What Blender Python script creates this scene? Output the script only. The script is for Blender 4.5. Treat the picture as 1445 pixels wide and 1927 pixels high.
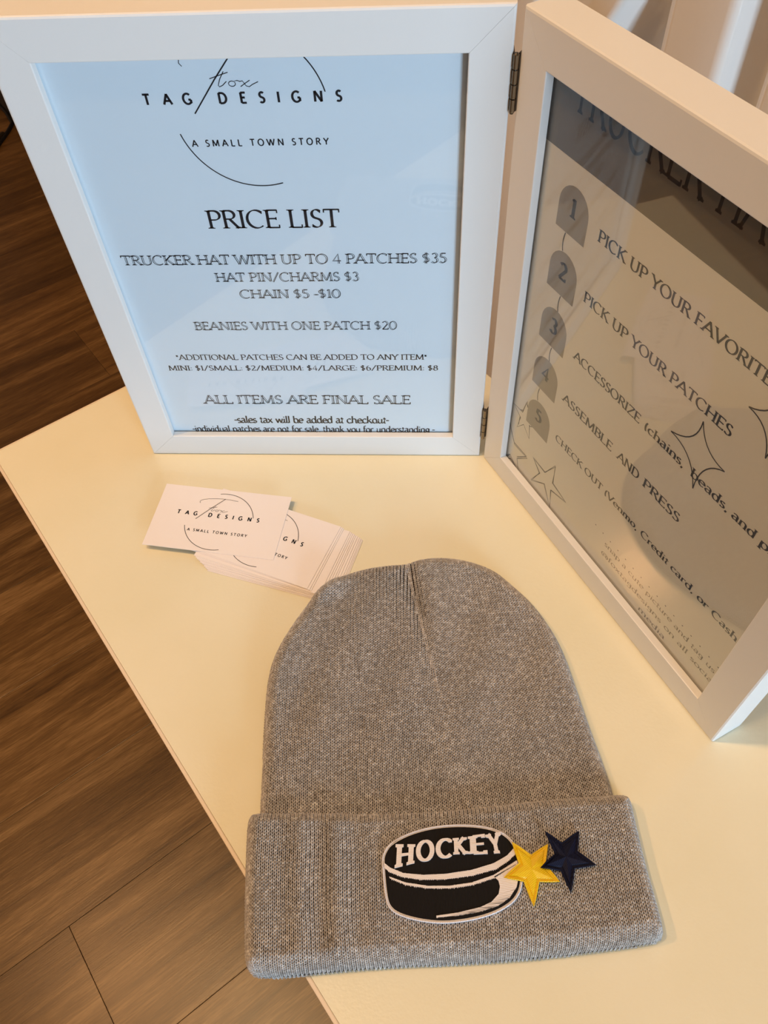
import bpy, bmesh, math, random
import numpy as np
from math import sin, cos, pi, radians, hypot
from mathutils import Matrix, Vector
random.seed(7)
rng = np.random.default_rng(7)
for o in list(bpy.data.objects): bpy.data.objects.remove(o)
S = bpy.context.scene
COL = S.collection
MM = 0.001

# ------------------------------------------------------------------ frames of reference
# world: table top is z=0, x along the foot of the left picture panel, metres.
TA = 0.688                                   # the table (and room) is turned by this angle
TE = Vector((cos(TA), sin(TA), 0)); TG = Vector((sin(TA), -cos(TA), 0))
TC = Vector((-0.3554, -0.0007, 0))           # corner of the table
def tc(e, g, z=0.0):                         # room coordinates (metres) -> world
    return TC + TE*e + TG*g + Vector((0, 0, z))
FLOOR_Z, CEIL_Z = -0.74, 1.90

# ------------------------------------------------------------------ camera
cd = bpy.data.cameras.new('camera'); cam = bpy.data.objects.new('camera', cd); COL.objects.link(cam)
cd.sensor_fit = 'VERTICAL'; cd.sensor_height = 36.0; cd.lens = 36.0*1500.74/1927.0
cd.clip_start = 0.01; cd.clip_end = 50
CAMR = np.array([[0.998253, 0.042407, -0.04115], [0.010069, -0.808278, -0.588715], [-0.058227, 0.587272, -0.807293]])
X, Y, Z = CAMR[0], -CAMR[1], -CAMR[2]
cam.matrix_world = Matrix(((X[0], Y[0], Z[0], -0.033834), (X[1], Y[1], Z[1], -0.364686), (X[2], Y[2], Z[2], 0.433083), (0, 0, 0, 1)))
S.camera = cam
# ------------------------------------------------------------------ world, exposure
w = bpy.data.worlds.new('world'); S.world = w; w.use_nodes = True
w.node_tree.nodes['Background'].inputs[0].default_value = (0.62, 0.80, 1.0, 1)
w.node_tree.nodes['Background'].inputs[1].default_value = 1.2
S.view_settings.view_transform = 'Standard'; S.view_settings.look = 'None'
S.view_settings.exposure = 0.0; S.view_settings.gamma = 1.0; S.view_settings.use_curve_mapping = False
# ------------------------------------------------------------------ large lights
def area_light(name, loc, target, sx, sy, power, color, shape='RECTANGLE', spread=180):
    d = bpy.data.lights.new(name, 'AREA'); d.shape = shape; d.size = sx
    if shape in ('RECTANGLE', 'ELLIPSE'): d.size_y = sy
    d.energy = power; d.color = color; d.spread = radians(spread)
    o = bpy.data.objects.new(name, d); COL.objects.link(o); o.location = loc
    o.rotation_euler = (Vector(target)-Vector(loc)).to_track_quat('-Z', 'Y').to_euler()
    return o
WIN_E0, WIN_E1, WIN_Z0, WIN_Z1, WIN_G = -0.52, 0.14, -0.05, 0.85, 2.6
WE = (WIN_E0+WIN_E1)/2; WZ = (WIN_Z0+WIN_Z1)/2
area_light('daylight_window', tc(WE, WIN_G+0.12, WZ), tc(WE, 0, WZ), WIN_E1-WIN_E0, WIN_Z1-WIN_Z0, 68, (0.57, 0.79, 1.0))
LAMP_COL = (1.0, 0.64, 0.31)
LAMP_ORANGE = (1.0, 0.50, 0.20)
#         (world x, y, radius, watts, colour)
LAMPS = [(0.60, 0.55, 0.06, 6, LAMP_COL), (-0.68, -0.17, 0.03, 12, LAMP_COL), (-1.29, -0.05, 0.05, 13, LAMP_ORANGE), (-0.40, -0.45, 0.04, 5, LAMP_COL)]  # the first is an added back lamp, lighting frame tops and curtain

# ------------------------------------------------------------------ materials
def new_mat(name, col, rough=0.5, spec=0.5, metal=0.0, coat=0.0, sheen=0.0):
    m = bpy.data.materials.new(name); m.use_nodes = True
    b = m.node_tree.nodes['Principled BSDF']
    b.inputs['Base Color'].default_value = (*col, 1); b.inputs['Roughness'].default_value = rough
    b.inputs['Specular IOR Level'].default_value = spec; b.inputs['Metallic'].default_value = metal
    b.inputs['Coat Weight'].default_value = coat; b.inputs['Coat Roughness'].default_value = 0.25
    b.inputs['Sheen Weight'].default_value = sheen
    return m
def N(m, t, **kw):
    n = m.node_tree.nodes.new(t)
    for k, v in kw.items():
        if k in n.inputs: n.inputs[k].default_value = v
        else: setattr(n, k, v)
    return n
def LK(m, a, b): m.node_tree.links.new(a, b)
def BS(m): return m.node_tree.nodes['Principled BSDF']
def noise_tint(m, c0, c1, scale, detail=4, lo=0.35, hi=0.65, stretch=None, rot=0):
    tcn = N(m, 'ShaderNodeTexCoord'); mp = N(m, 'ShaderNodeMapping')
    if stretch: mp.inputs['Scale'].default_value = stretch
    mp.inputs['Rotation'].default_value = (0, 0, rot)
    n = N(m, 'ShaderNodeTexNoise', Scale=scale, Detail=detail); r = N(m, 'ShaderNodeValToRGB')
    r.color_ramp.elements[0].position = lo; r.color_ramp.elements[0].color = (*c0, 1)
    r.color_ramp.elements[1].position = hi; r.color_ramp.elements[1].color = (*c1, 1)
    LK(m, tcn.outputs['Object'], mp.inputs['Vector']); LK(m, mp.outputs['Vector'], n.inputs['Vector'])
    LK(m, n.outputs['Fac'], r.inputs['Fac']); LK(m, r.outputs['Color'], BS(m).inputs['Base Color'])
    return n, r, mp
def bump(m, scale, strength, dist=0.0002, detail=2):
    tcn = N(m, 'ShaderNodeTexCoord'); n = N(m, 'ShaderNodeTexNoise', Scale=scale, Detail=detail)
    b = N(m, 'ShaderNodeBump', Strength=strength, Distance=dist)
    LK(m, tcn.outputs['Object'], n.inputs['Vector']); LK(m, n.outputs['Fac'], b.inputs['Height'])
    LK(m, b.outputs['Normal'], BS(m).inputs['Normal'])

M = {}
M['white'] = new_mat('white_painted_wood', (0.80, 0.80, 0.79), 0.38); bump(M['white'], 900, 0.12)
M['table'] = new_mat('cream_laminate', (0.86, 0.84, 0.64), 0.17, 0.5)
noise_tint(M['table'], (0.83, 0.78, 0.575), (0.86, 0.81, 0.615), 14, 5); bump(M['table'], 420, 0.55, 0.00012, 2)
M['edge'] = new_mat('table_edge_band', (0.80, 0.66, 0.50), 0.45)
M['paper_l'] = new_mat('cool_white_paper', (0.81, 0.87, 0.97), 0.65, 0.3)
M['paper_r'] = new_mat('cream_paper', (0.84, 0.80, 0.75), 0.65, 0.3)
M['card'] = new_mat('card_stock', (0.90, 0.84, 0.82), 0.5, 0.4)
M['ink'] = new_mat('black_ink', (0.012, 0.013, 0.02), 0.6, 0.3)
M['ink_navy'] = new_mat('dark_navy_ink', (0.03, 0.035, 0.06), 0.6, 0.3)
M['ink_grey'] = new_mat('grey_ink', (0.19, 0.17, 0.16), 0.6, 0.3)
M['banner'] = new_mat('taupe_print', (0.17, 0.15, 0.13), 0.6, 0.3)
M['arch'] = new_mat('taupe_arch_print', (0.34, 0.305, 0.265), 0.6, 0.3)
M['mdf'] = new_mat('backing_board', (0.30, 0.20, 0.12), 0.8)
M['metal'] = new_mat('aged_brass', (0.26, 0.21, 0.15), 0.35, metal=1.0)
M['dark_metal'] = new_mat('dark_bronze', (0.10, 0.085, 0.07), 0.4, metal=1.0)
M['black'] = new_mat('black_plastic', (0.012, 0.011, 0.01), 0.5)
M['yarn_core'] = new_mat('yarn_shadow', (0.04, 0.032, 0.028), 0.95, 0.1)  # fabric base coloured dark for the shade in gaps between stitches
M['yarn'] = new_mat('heather_yarn', (0.5, 0.47, 0.45), 0.85, 0.2, sheen=0.25)
def yarn():
    m = M['yarn']; t = N(m, 'ShaderNodeTexCoord')
    n1 = N(m, 'ShaderNodeTexNoise', Scale=520.0, Detail=2.0); n2 = N(m, 'ShaderNodeTexNoise', Scale=60.0, Detail=3.0)
    for n in (n1, n2): LK(m, t.outputs['Object'], n.inputs['Vector'])
    r1 = N(m, 'ShaderNodeValToRGB'); e = r1.color_ramp.elements
    e[0].position = 0.28; e[0].color = (0.36, 0.32, 0.29, 1); e[1].position = 0.80; e[1].color = (0.88, 0.85, 0.82, 1)
    k = e.new(0.52); k.color = (0.53, 0.49, 0.46, 1)
    mx = N(m, 'ShaderNodeMix', data_type='RGBA', blend_type='MULTIPLY'); mx.inputs[0].default_value = 0.35
    LK(m, n1.outputs['Fac'], r1.inputs['Fac']); LK(m, r1.outputs['Color'], mx.inputs[6])
    LK(m, n2.outputs['Fac'], mx.inputs[7]); LK(m, mx.outputs[2], BS(m).inputs['Base Color'])
yarn()
def thread(name, col, rough=0.35, scale=1.0, ang=0.0, spec=0.5):
    m = new_mat(name, col, rough, spec)
    t = N(m, 'ShaderNodeTexCoord'); mp = N(m, 'ShaderNodeMapping'); mp.inputs['Rotation'].default_value = (0, 0, ang)
    wv = N(m, 'ShaderNodeTexWave', Scale=420.0*scale, Distortion=1.5, Detail=2.0); b = N(m, 'ShaderNodeBump', Strength=0.4, Distance=0.00025)
    LK(m, t.outputs['Object'], mp.inputs['Vector']); LK(m, mp.outputs['Vector'], wv.inputs['Vector'])
    LK(m, wv.outputs['Fac'], b.inputs['Height']); LK(m, b.outputs['Normal'], BS(m).inputs['Normal'])
    return m
M['th_black'] = thread('black_thread', (0.007, 0.006, 0.006), 0.7, 1, 0.1, 0.15)
M['th_white'] = thread('white_thread', (0.80, 0.74, 0.72), 0.4, 1, 1.4)
M['th_border'] = thread('white_border_thread', (0.72, 0.70, 0.74), 0.5, 1, 0.8)
M['th_yellow'] = thread('yellow_thread', (0.82, 0.54, 0.004), 0.35, 1, 0.9)
M['th_navy'] = thread('navy_thread', (0.003, 0.004, 0.020), 0.6, 1, 0.6, 0.18)
def glass():
    m = bpy.data.materials.new('clear_glass'); m.use_nodes = True; nt = m.node_tree; nt.nodes.clear()
    o = nt.nodes.new('ShaderNodeOutputMaterial'); mx = nt.nodes.new('ShaderNodeMixShader')
    tr = nt.nodes.new('ShaderNodeBsdfTransparent'); tr.inputs[0].default_value = (0.97, 0.985, 0.98, 1)
    gl = nt.nodes.new('ShaderNodeBsdfGlossy'); gl.inputs['Roughness'].default_value = 0.02
    fr = nt.nodes.new('ShaderNodeFresnel'); fr.inputs['IOR'].default_value = 1.5
    ge = nt.nodes.new('ShaderNodeNewGeometry'); mr = nt.nodes.new('ShaderNodeMapRange')   # same reflectance on both faces of the pane
    mr.inputs[3].default_value = 1.5; mr.inputs[4].default_value = 1/1.5
    nt.links.new(ge.outputs['Backfacing'], mr.inputs[0]); nt.links.new(mr.outputs[0], fr.inputs['IOR'])
    for a, b in ((fr.outputs[0], mx.inputs[0]), (tr.outputs[0], mx.inputs[1]), (gl.outputs[0], mx.inputs[2]), (mx.outputs[0], o.inputs[0])): nt.links.new(a, b)
    return m
M['glass'] = glass()
def wood():
    m = new_mat('walnut_vinyl', (0.2, 0.1, 0.05), 0.31, 0.5)
    g = N(m, 'ShaderNodeTexCoord'); oi = N(m, 'ShaderNodeObjectInfo')
    ad = N(m, 'ShaderNodeVectorMath', operation='ADD'); mu = N(m, 'ShaderNodeVectorMath', operation='SCALE')
    cb = N(m, 'ShaderNodeCombineXYZ'); 
    LK(m, oi.outputs['Random'], cb.inputs[0]); LK(m, oi.outputs['Random'], cb.inputs[1]); LK(m, cb.outputs[0], mu.inputs[0]); mu.inputs['Scale'].default_value = 37.0
    LK(m, g.outputs['Object'], ad.inputs[0]); LK(m, mu.outputs[0], ad.inputs[1])
    mp = N(m, 'ShaderNodeMapping'); mp.inputs['Scale'].default_value = (1.1, 14.0, 1.0); LK(m, ad.outputs[0], mp.inputs['Vector'])
    n = N(m, 'ShaderNodeTexNoise', Scale=2.2, Detail=7.0, Roughness=0.62, Distortion=0.5); LK(m, mp.outputs[0], n.inputs['Vector'])
    mp2 = N(m, 'ShaderNodeMapping'); mp2.inputs['Scale'].default_value = (10.0, 160.0, 1.0); LK(m, ad.outputs[0], mp2.inputs['Vector'])
    n2 = N(m, 'ShaderNodeTexNoise', Scale=3.0, Detail=4.0, Roughness=0.6); LK(m, mp2.outputs[0], n2.inputs['Vector'])
    r = N(m, 'ShaderNodeValToRGB'); e = r.color_ramp.elements
    e[0].position = 0.34; e[0].color = (0.056, 0.023, 0.004, 1); e[1].position = 0.68; e[1].color = (0.31, 0.165, 0.054, 1)
    k = e.new(0.5); k.color = (0.140, 0.066, 0.016, 1)
    mx = N(m, 'ShaderNodeMix', data_type='FLOAT'); mx.inputs[0].default_value = 0.35
    LK(m, n.outputs['Fac'], mx.inputs[2]); LK(m, n2.outputs['Fac'], mx.inputs[3]); LK(m, mx.outputs[0], r.inputs['Fac'])
    hs = N(m, 'ShaderNodeHueSaturation'); mr = N(m, 'ShaderNodeMapRange'); mr.inputs[3].default_value = 0.85; mr.inputs[4].default_value = 1.18
    LK(m, oi.outputs['Random'], mr.inputs[0]); LK(m, mr.outputs[0], hs.inputs['Value']); LK(m, r.outputs['Color'], hs.inputs['Color'])
    LK(m, hs.outputs[0], BS(m).inputs['Base Color'])
    b = N(m, 'ShaderNodeBump', Strength=0.25, Distance=0.0005); LK(m, n2.outputs['Fac'], b.inputs['Height']); LK(m, b.outputs[0], BS(m).inputs['Normal'])
    return m
M['wood'] = wood()
M['sub'] = new_mat('dark_underlay', (0.03, 0.018, 0.01), 0.9)
M['wall'] = new_mat('warm_wall_paint', (0.46, 0.36, 0.27), 0.8); bump(M['wall'], 200, 0.1)
M['ceil'] = new_mat('ceiling_paint', (0.70, 0.62, 0.52), 0.9)
M['base'] = new_mat('dark_baseboard', (0.05, 0.045, 0.035), 0.5)
M['curtain'] = new_mat('satin_curtain', (0.80, 0.76, 0.72), 0.16, 0.6, sheen=0.2)

# ------------------------------------------------------------------ mesh helpers
def tag(o, label=None, cat=None, group=None, kind=None):
    if label: o['label'] = label
    if cat: o['category'] = cat
    if group: o['group'] = group
    if kind: o['kind'] = kind
    return o
def empty(name, loc=(0, 0, 0), rot=None):
    o = bpy.data.objects.new(name, None); o.empty_display_size = 0.02; COL.objects.link(o); o.location = loc
    if rot: o.rotation_euler = rot
    return o
def mesh_obj(name, verts, faces, mat, parent=None, smooth=False):
    me = bpy.data.meshes.new(name); me.from_pydata([tuple(v) for v in verts], [], faces)
    me.materials.append(mat)
    if smooth: me.polygons.foreach_set('use_smooth', [True]*len(me.polygons))
    me.update(); o = bpy.data.objects.new(name, me); COL.objects.link(o)
    if parent: o.parent = parent
    return o
def bm_obj(name, bm, mat, parent=None, smooth=False):
    me = bpy.data.meshes.new(name); bmesh.ops.recalc_face_normals(bm, faces=bm.faces[:]); bm.to_mesh(me); bm.free()
    me.materials.append(mat)
    if smooth: me.polygons.foreach_set('use_smooth', [True]*len(me.polygons))
    o = bpy.data.objects.new(name, me); COL.objects.link(o)
    if parent: o.parent = parent
    return o
def box_bm(bm, x0, x1, y0, y1, z0, z1, T=None, bev=0.0):
    r = bmesh.ops.create_cube(bm, size=1.0); vs = r['verts']
    for v in vs: v.co = Vector((x0+(v.co.x+.5)*(x1-x0), y0+(v.co.y+.5)*(y1-y0), z0+(v.co.z+.5)*(z1-z0)))
    if bev:
        es = list({e for v in vs for e in v.link_edges})
        g = bmesh.ops.bevel(bm, geom=es, offset=bev, segments=2, affect='EDGES', profile=0.6)
        vs = list({v for f in g['faces'] for v in f.verts} | {v for v in vs if v.is_valid})
    if T:
        for v in vs: v.co = T(v.co)
    return vs
def prism(name, pts, z0, z1, mat, parent=None, inset=0.0, zf=None, smooth=False, fan=False):
    """flat polygon (metres) given real thickness, top edge rounded by inset"""
    n = len(pts); A = sum(pts[i][0]*pts[(i+1) % n][1]-pts[(i+1) % n][0]*pts[i][1] for i in range(n))
    if A < 0: pts = pts[::-1]
    zf = zf or (lambda x, y: 0.0)
    bm = bmesh.new(); rings = []
    off = offset_poly(pts, -inset) if inset else pts
    for P, z in ((pts, z0), (pts, z1-inset), (off, z1)) if inset else ((pts, z0), (pts, z1)):
        rings.append([bm.verts.new((x, y, z+zf(x, y))) for x, y in P])
    for a, b in zip(rings, rings[1:]):
        for i in range(n): bm.faces.new((a[i], a[(i+1) % n], b[(i+1) % n], b[i]))
    if fan:
        c = (sum(p[0] for p in pts)/n, sum(p[1] for p in pts)/n)
        for r_, z in ((rings[-1], z1), (rings[0], z0)):
            m = bm.verts.new((c[0], c[1], z+zf(*c)))
            for i in range(n): bm.faces.new((r_[i], r_[(i+1) % n], m) if z == z1 else (r_[(i+1) % n], r_[i], m))
    else:
        f = bm.faces.new(rings[-1]); g = bm.faces.new(rings[0][::-1])
        bmesh.ops.triangulate(bm, faces=[f, g])
    return bm_obj(name, bm, mat, parent, smooth)
def offset_poly(P, d):
    n = len(P); out = []
    for i in range(n):
        a, b, c = P[i-1], P[i], P[(i+1) % n]
        e1 = (b[0]-a[0], b[1]-a[1]); e2 = (c[0]-b[0], c[1]-b[1])
        l1 = hypot(*e1) or 1e-9; l2 = hypot(*e2) or 1e-9
        n1 = (e1[1]/l1, -e1[0]/l1); n2 = (e2[1]/l2, -e2[0]/l2)
        m = (n1[0]+n2[0], n1[1]+n2[1]); k = 1+n1[0]*n2[0]+n1[1]*n2[1]; k = max(k, 0.5)
        out.append((b[0]+m[0]*d/k, b[1]+m[1]*d/k))
    return out
def tube(bm, pts, r, seg=8, closed=False):
    n = len(pts); rings = []
    for i, p in enumerate(pts):
        a = Vector(pts[i-1] if (i > 0 or closed) else p); b = Vector(pts[(i+1) % n] if (i < n-1 or closed) else p)
        t = (b-a).normalized(); u = t.cross(Vector((0, 0, 1)))
        if u.length < 1e-4: u = Vector((1, 0, 0))
        u.normalize(); v = u.cross(t)
        rings.append([bm.verts.new(Vector(p)+(u*cos(2*pi*k/seg)+v*sin(2*pi*k/seg))*r) for k in range(seg)])
    for i in range(n if closed else n-1):
        a, b = rings[i], rings[(i+1) % n]
        for k in range(seg): bm.faces.new((a[k], a[(k+1) % seg], b[(k+1) % seg], b[k]))
    if not closed: bm.faces.new(rings[0][::-1]); bm.faces.new(rings[-1])

# ------------------------------------------------------------------ stroke lettering
def arc(cx, cy, rx, ry, a0, a1, n=None):
    n = n or max(3, int(abs(a1-a0)/14))
    return [(cx+rx*cos(radians(a0+(a1-a0)*i/n)), cy+ry*sin(radians(a0+(a1-a0)*i/n))) for i in range(n+1)]
def st(s, ser='--'):
    pts = []
    for tk in s.split():
        v = [float(q) for q in tk.lstrip('@').split(',')]
        if tk[0] == '@': pts += arc(*v)
        else: pts.append((v[0], v[1]))
    return pts, ser
def GL(adv, *ss): return adv, [st(*(q if isinstance(q, tuple) else (q,))) for q in ss]
G = {
 'A': GL(.80, ('.03,0 .41,1', 's-'), ('.39,1 .77,0', '-s'), '.17,.34 .65,.34'),
 'B': GL(.64, ('.14,0 .14,1', 'ss'), '.14,.98 .32,.98 @.34,.76,.2,.22,90,-90 .14,.54', '.14,.54 .34,.54 @.36,.28,.24,.26,90,-90 .14,.02'),
 'C': GL(.78, ('@.44,.5,.37,.49,48,312', 'v-')),
 'D': GL(.82, ('.14,0 .14,1', 'ss'), '.14,.98 .34,.98 @.36,.5,.38,.48,90,-90 .14,.02'),
 'E': GL(.62, ('.14,0 .14,1', 'ss'), ('.14,.98 .55,.98', '-d'), ('.14,.52 .48,.52', '-v'), ('.14,.02 .58,.02', '-u')),
 'F': GL(.58, ('.14,0 .14,1', 'ss'), ('.14,.98 .54,.98', '-d'), ('.14,.52 .46,.52', '-v')),
 'G': GL(.84, ('@.44,.5,.37,.49,48,318', 'v-'), ('.74,.08 .74,.42', '-s'), '.52,.42 .76,.42'),
 'H': GL(.84, ('.14,0 .14,1', 'ss'), ('.70,0 .70,1', 'ss'), '.14,.52 .70,.52'),
 'I': GL(.30, ('.15,0 .15,1', 'ss')),
 'K': GL(.74, ('.14,0 .14,1', 'ss'), ('.14,.42 .62,1', '-s'), ('.28,.56 .68,0', '-s')),
 'L': GL(.60, ('.14,0 .14,1', 'ss'), ('.14,.02 .56,.02', '-u')),
 'M': GL(.98, ('.12,0 .16,1', 's-'), '.16,1 .49,.08', '.49,.08 .82,1', ('.82,1 .86,0', '-s')),
 'N': GL(.86, ('.14,0 .14,1', 'ss'), '.14,1 .72,0', ('.72,0 .72,1', '-s')),
 'O': GL(.86, '@.43,.5,.36,.49,90,450'),
 'P': GL(.62, ('.14,0 .14,1', 'ss'), '.14,.98 .32,.98 @.34,.73,.23,.25,90,-90 .14,.48'),
 'R': GL(.70, ('.14,0 .14,1', 'ss'), '.14,.98 .32,.98 @.34,.75,.22,.23,90,-90 .14,.52', ('.34,.52 .66,0', '-s')),
 'S': GL(.56, ('@.29,.75,.18,.23,35,250 @.27,.26,.21,.24,75,-140', 'vv')),
 'T': GL(.70, ('.35,0 .35,1', 's-'), ('.04,.98 .66,.98', 'dd')),
 'U': GL(.80, ('.14,1 .14,.35 @.40,.32,.26,.30,180,360 .66,1', 'ss')),
 'V': GL(.78, ('.04,1 .40,0', 's-'), ('.39,0 .74,1', '-s')),
 'W': GL(1.10, ('.04,1 .32,0', 's-'), '.32,0 .56,.96', '.56,.96 .80,0', ('.80,0 1.06,1', '-s')),
 'X': GL(.74, ('.06,1 .68,0', 'ss'), ('.06,0 .66,1', 'ss')),
 'Y': GL(.72, ('.36,0 .36,.48', 's-'), ('.04,1 .36,.46', 's-'), ('.36,.46 .68,1', '-s')),
 'Z': GL(.66, ('.08,.98 .60,.98', 'd-'), '.60,.98 .06,.02', ('.06,.02 .62,.02', '-u')),
 '0': GL(.66, '@.33,.49,.26,.49,90,450'),
 'O0': GL(.60, '@.30,.42,.23,.41,90,450'),
 '1': GL(.36, ('.20,0 .20,1', 's-'), '.06,.86 .20,.98'),
 '2': GL(.58, '@.28,.74,.20,.24,160,-20 .44,.60 .08,.03', ('.06,.03 .52,.03', '-u')),
 '3': GL(.56, '@.26,.76,.17,.22,150,-90', '@.26,.27,.21,.26,90,-150'),
 '4': GL(.62, '.42,0 .42,1 .05,.30 .58,.30'),
 '5': GL(.58, '.46,.97 .16,.97', '.16,.97 .13,.58', '@.26,.30,.22,.29,125,-145'),
 '6': GL(.60, '@.44,.42,.34,.56,100,185', '@.31,.29,.20,.28,180,540'),
 '8': GL(.58, '@.29,.75,.16,.22,90,450', '@.29,.28,.20,.27,90,450'),
 '$': GL(.60, ('@.29,.73,.18,.20,35,250 @.28,.30,.20,.22,75,-140', '--'), '.29,-.08 .29,1.08'),
 '/': GL(.56, '.04,-.06 .52,1.04'), ':': GL(.26, '.13,.06 .13,.16', '.13,.50 .13,.60'), '*': GL(.34, '.07,.62 .27,.86', '.27,.62 .07,.86', '.17,.58 .17,.90'),
 '^': GL(.30, '.05,.38 .25,.38', '.06,.33 .06,.43', '.24,.33 .24,.43'), '-': GL(.34, '.04,.46 .30,.46'), '.': GL(.24, '.12,0 .12,.09'), ',': GL(.26, '.15,.06 .08,-.17'),
 '(': GL(.36, '@.42,.42,.28,.62,130,230'), ')': GL(.36, '@-.06,.42,.28,.62,50,-50'),
 '@': GL(.90, '@.45,.32,.17,.19,90,450', '@.45,.32,.38,.42,-60,250', '.62,.50 .62,.16 .74,.14'),
 'a': GL(.54, '@.24,.46,.17,.17,150,0 .41,.08 .48,.02', '.41,.36 .28,.34 @.23,.17,.16,.16,90,270 .41,.12'),
 'b': GL(.60, ('.11,0 .11,1', '-s'), '@.31,.31,.21,.30,180,540'),
 'c': GL(.52, '@.30,.31,.23,.30,45,315'),
 'd': GL(.62, ('.50,0 .50,1', '-s'), '@.29,.31,.21,.30,0,360'),
 'e': GL(.56, '.08,.34 .51,.34', '@.30,.31,.22,.30,5,315'),
 'f': GL(.36, ('.16,0 .16,.80 @.30,.82,.14,.16,180,60', 's-'), '.04,.60 .32,.60'),
 'g': GL(.58, '@.27,.38,.18,.22,0,360', '.46,.60 .46,-.06 @.28,-.08,.18,.18,0,-150'),
 'h': GL(.64, ('.13,0 .13,1', 'ss'), ('.13,.40 @.32,.40,.19,.21,160,0 .51,0', '-s')),
 'i': GL(.28, ('.14,0 .14,.60', 's-'), '.14,.78 .14,.88'),
 'k': GL(.60, ('.12,0 .12,1', 'ss'), '.12,.26 .48,.60', '.24,.36 .54,0'),
 'l': GL(.28, ('.14,0 .14,1', 'ss')),
 'm': GL(.94, ('.12,0 .12,.60', 's-'), ('.12,.42 @.29,.42,.17,.19,160,0 .46,0', '-s'), ('.46,.42 @.63,.42,.17,.19,160,0 .80,0', '-s')),
 'n': GL(.62, ('.12,0 .12,.60', 's-'), ('.12,.42 @.31,.42,.19,.19,160,0 .50,0', '-s')),
 'o': GL(.58, '@.29,.31,.22,.30,90,450'),
 'p': GL(.62, ('.12,-.30 .12,.62', 's-'), '@.32,.31,.21,.30,180,540'),
 'r': GL(.44, ('.12,0 .12,.60', 's-'), '.12,.40 @.32,.38,.20,.22,160,60'),
 's': GL(.44, '@.22,.46,.14,.14,35,250 @.21,.16,.16,.15,75,-140'),
 't': GL(.38, '.16,.80 .16,.14 @.26,.14,.10,.12,180,310', '.04,.60 .34,.60'),
 'u': GL(.62, '.12,.60 .12,.20 @.30,.20,.18,.19,180,340 ', ('.49,.60 .49,0', '--')),
 'v': GL(.56, '.06,.60 .28,0', '.27,0 .50,.60'), 'w': GL(.84, '.06,.60 .24,0', '.24,0 .42,.58', '.42,.58 .60,0', '.60,0 .78,.60'),
 'x': GL(.56, '.06,.60 .50,0', '.06,0 .48,.60'), 'y': GL(.58, '.06,.60 .29,.02', '.52,.60 .24,-.16 @.14,-.14,.11,.12,-20,-110'),
 'e2': GL(.3, '0,0 .1,0'),
}
def ribbon(pts, wf, o0=-0.5, o1=0.5, absolute=None):
    """quads following a polyline; wf(angle)->width. o0,o1 = side offsets as fractions"""
    n = len(pts); L = []; closed = hypot(pts[0][0]-pts[-1][0], pts[0][1]-pts[-1][1]) < 1e-6
    segs = [(pts[i+1][0]-pts[i][0], pts[i+1][1]-pts[i][1]) for i in range(n-1)]
    for i in range(n):
        a = segs[i-1] if i > 0 else (segs[-1] if closed else segs[0]); b = segs[i] if i < n-1 else (segs[0] if closed else segs[-1])
        la, lb = hypot(*a) or 1e-9, hypot(*b) or 1e-9
        t = (a[0]/la+b[0]/lb, a[1]/la+b[1]/lb); lt = hypot(*t)
        if lt < 0.3: t = (b[0]/lb, b[1]/lb); lt = 1
        t = (t[0]/lt, t[1]/lt); w_ = wf(math.atan2(t[1], t[0])); nx, ny = -t[1], t[0]
        if absolute: p0, p1 = absolute(w_)
        else: p0, p1 = w_*o0, w_*o1
        L.append(((pts[i][0]+nx*p0, pts[i][1]+ny*p0), (pts[i][0]+nx*p1, pts[i][1]+ny*p1)))
    return [[L[i][0], L[i+1][0], L[i+1][1], L[i][1]] for i in range(n-1)]
def text_polys(s, thick=.12, thin=.05, nib=25, serif=.1, track=0.0, hollow=False, slant=0.0, sx=1.0, join=False):
    nb = radians(nib); out = []; x = 0
    wf = lambda a: thin+(thick-thin)*min(1, abs(sin(a-nb))*1.05)
    for ci, ch in enumerate(s):
        if ch == ' ': x += .34+track; continue
        adv, strokes = G[ch]
        for pts, ser in strokes:
            P = [((q[0]*sx)+x, q[1]) for q in pts]
            a = math.atan2(P[-1][1]-P[0][1], P[-1][0]-P[0][0]); wide = wf(a) if len(P) == 2 else thick
            if hollow and wide > thick*.6:
                t = thick*.24
                out += ribbon(P, wf, absolute=lambda w_: (-w_/2, -w_/2+t*1.5)); out += ribbon(P, wf, absolute=lambda w_: (w_/2-t, w_/2))
            else: out += ribbon(P, wf)
            for end, c in ((0, ser[0]), (-1, ser[1])):
                if c == '-' or serif <= 0: continue
                px, py = P[end]; qx, qy = P[1] if end == 0 else P[-2]
                th = thin*1.0
                if c == 's':
                    d = 1 if qy > py else -1; sw = serif+thick*.5
                    out.append([(px-sw, py), (px+sw, py), (px+sw, py+d*th), (px-sw, py+d*th)])
                    out.append([(px-thick*.5-serif*.5, py+d*th), (px+thick*.5+serif*.5, py+d*th), (px+thick*.4, py+d*(th+serif*.6)), (px-thick*.4, py+d*(th+serif*.6))])
                else:
                    up, dn = {'v': (serif*.9, serif*.9), 'u': (serif*1.9, thin*.5), 'd': (thin*.5, serif*1.9)}[c]
                    out.append([(px-th*.6, py-dn), (px+th*.6, py-dn), (px+th*.6, py+up), (px-th*.6, py+up)])
        if join and ch.isalpha() and ci+1 < len(s) and s[ci+1].isalpha(): out += ribbon([(x+adv*.78*sx, .03), (x+adv*.95*sx, .02), (x+(adv+.12)*sx, .16)], lambda a: thick*.7)
        x += adv*sx+track
    if slant: out = [[(p[0]+p[1]*slant, p[1]) for p in q] for q in out]
    return out, x-track
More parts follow.
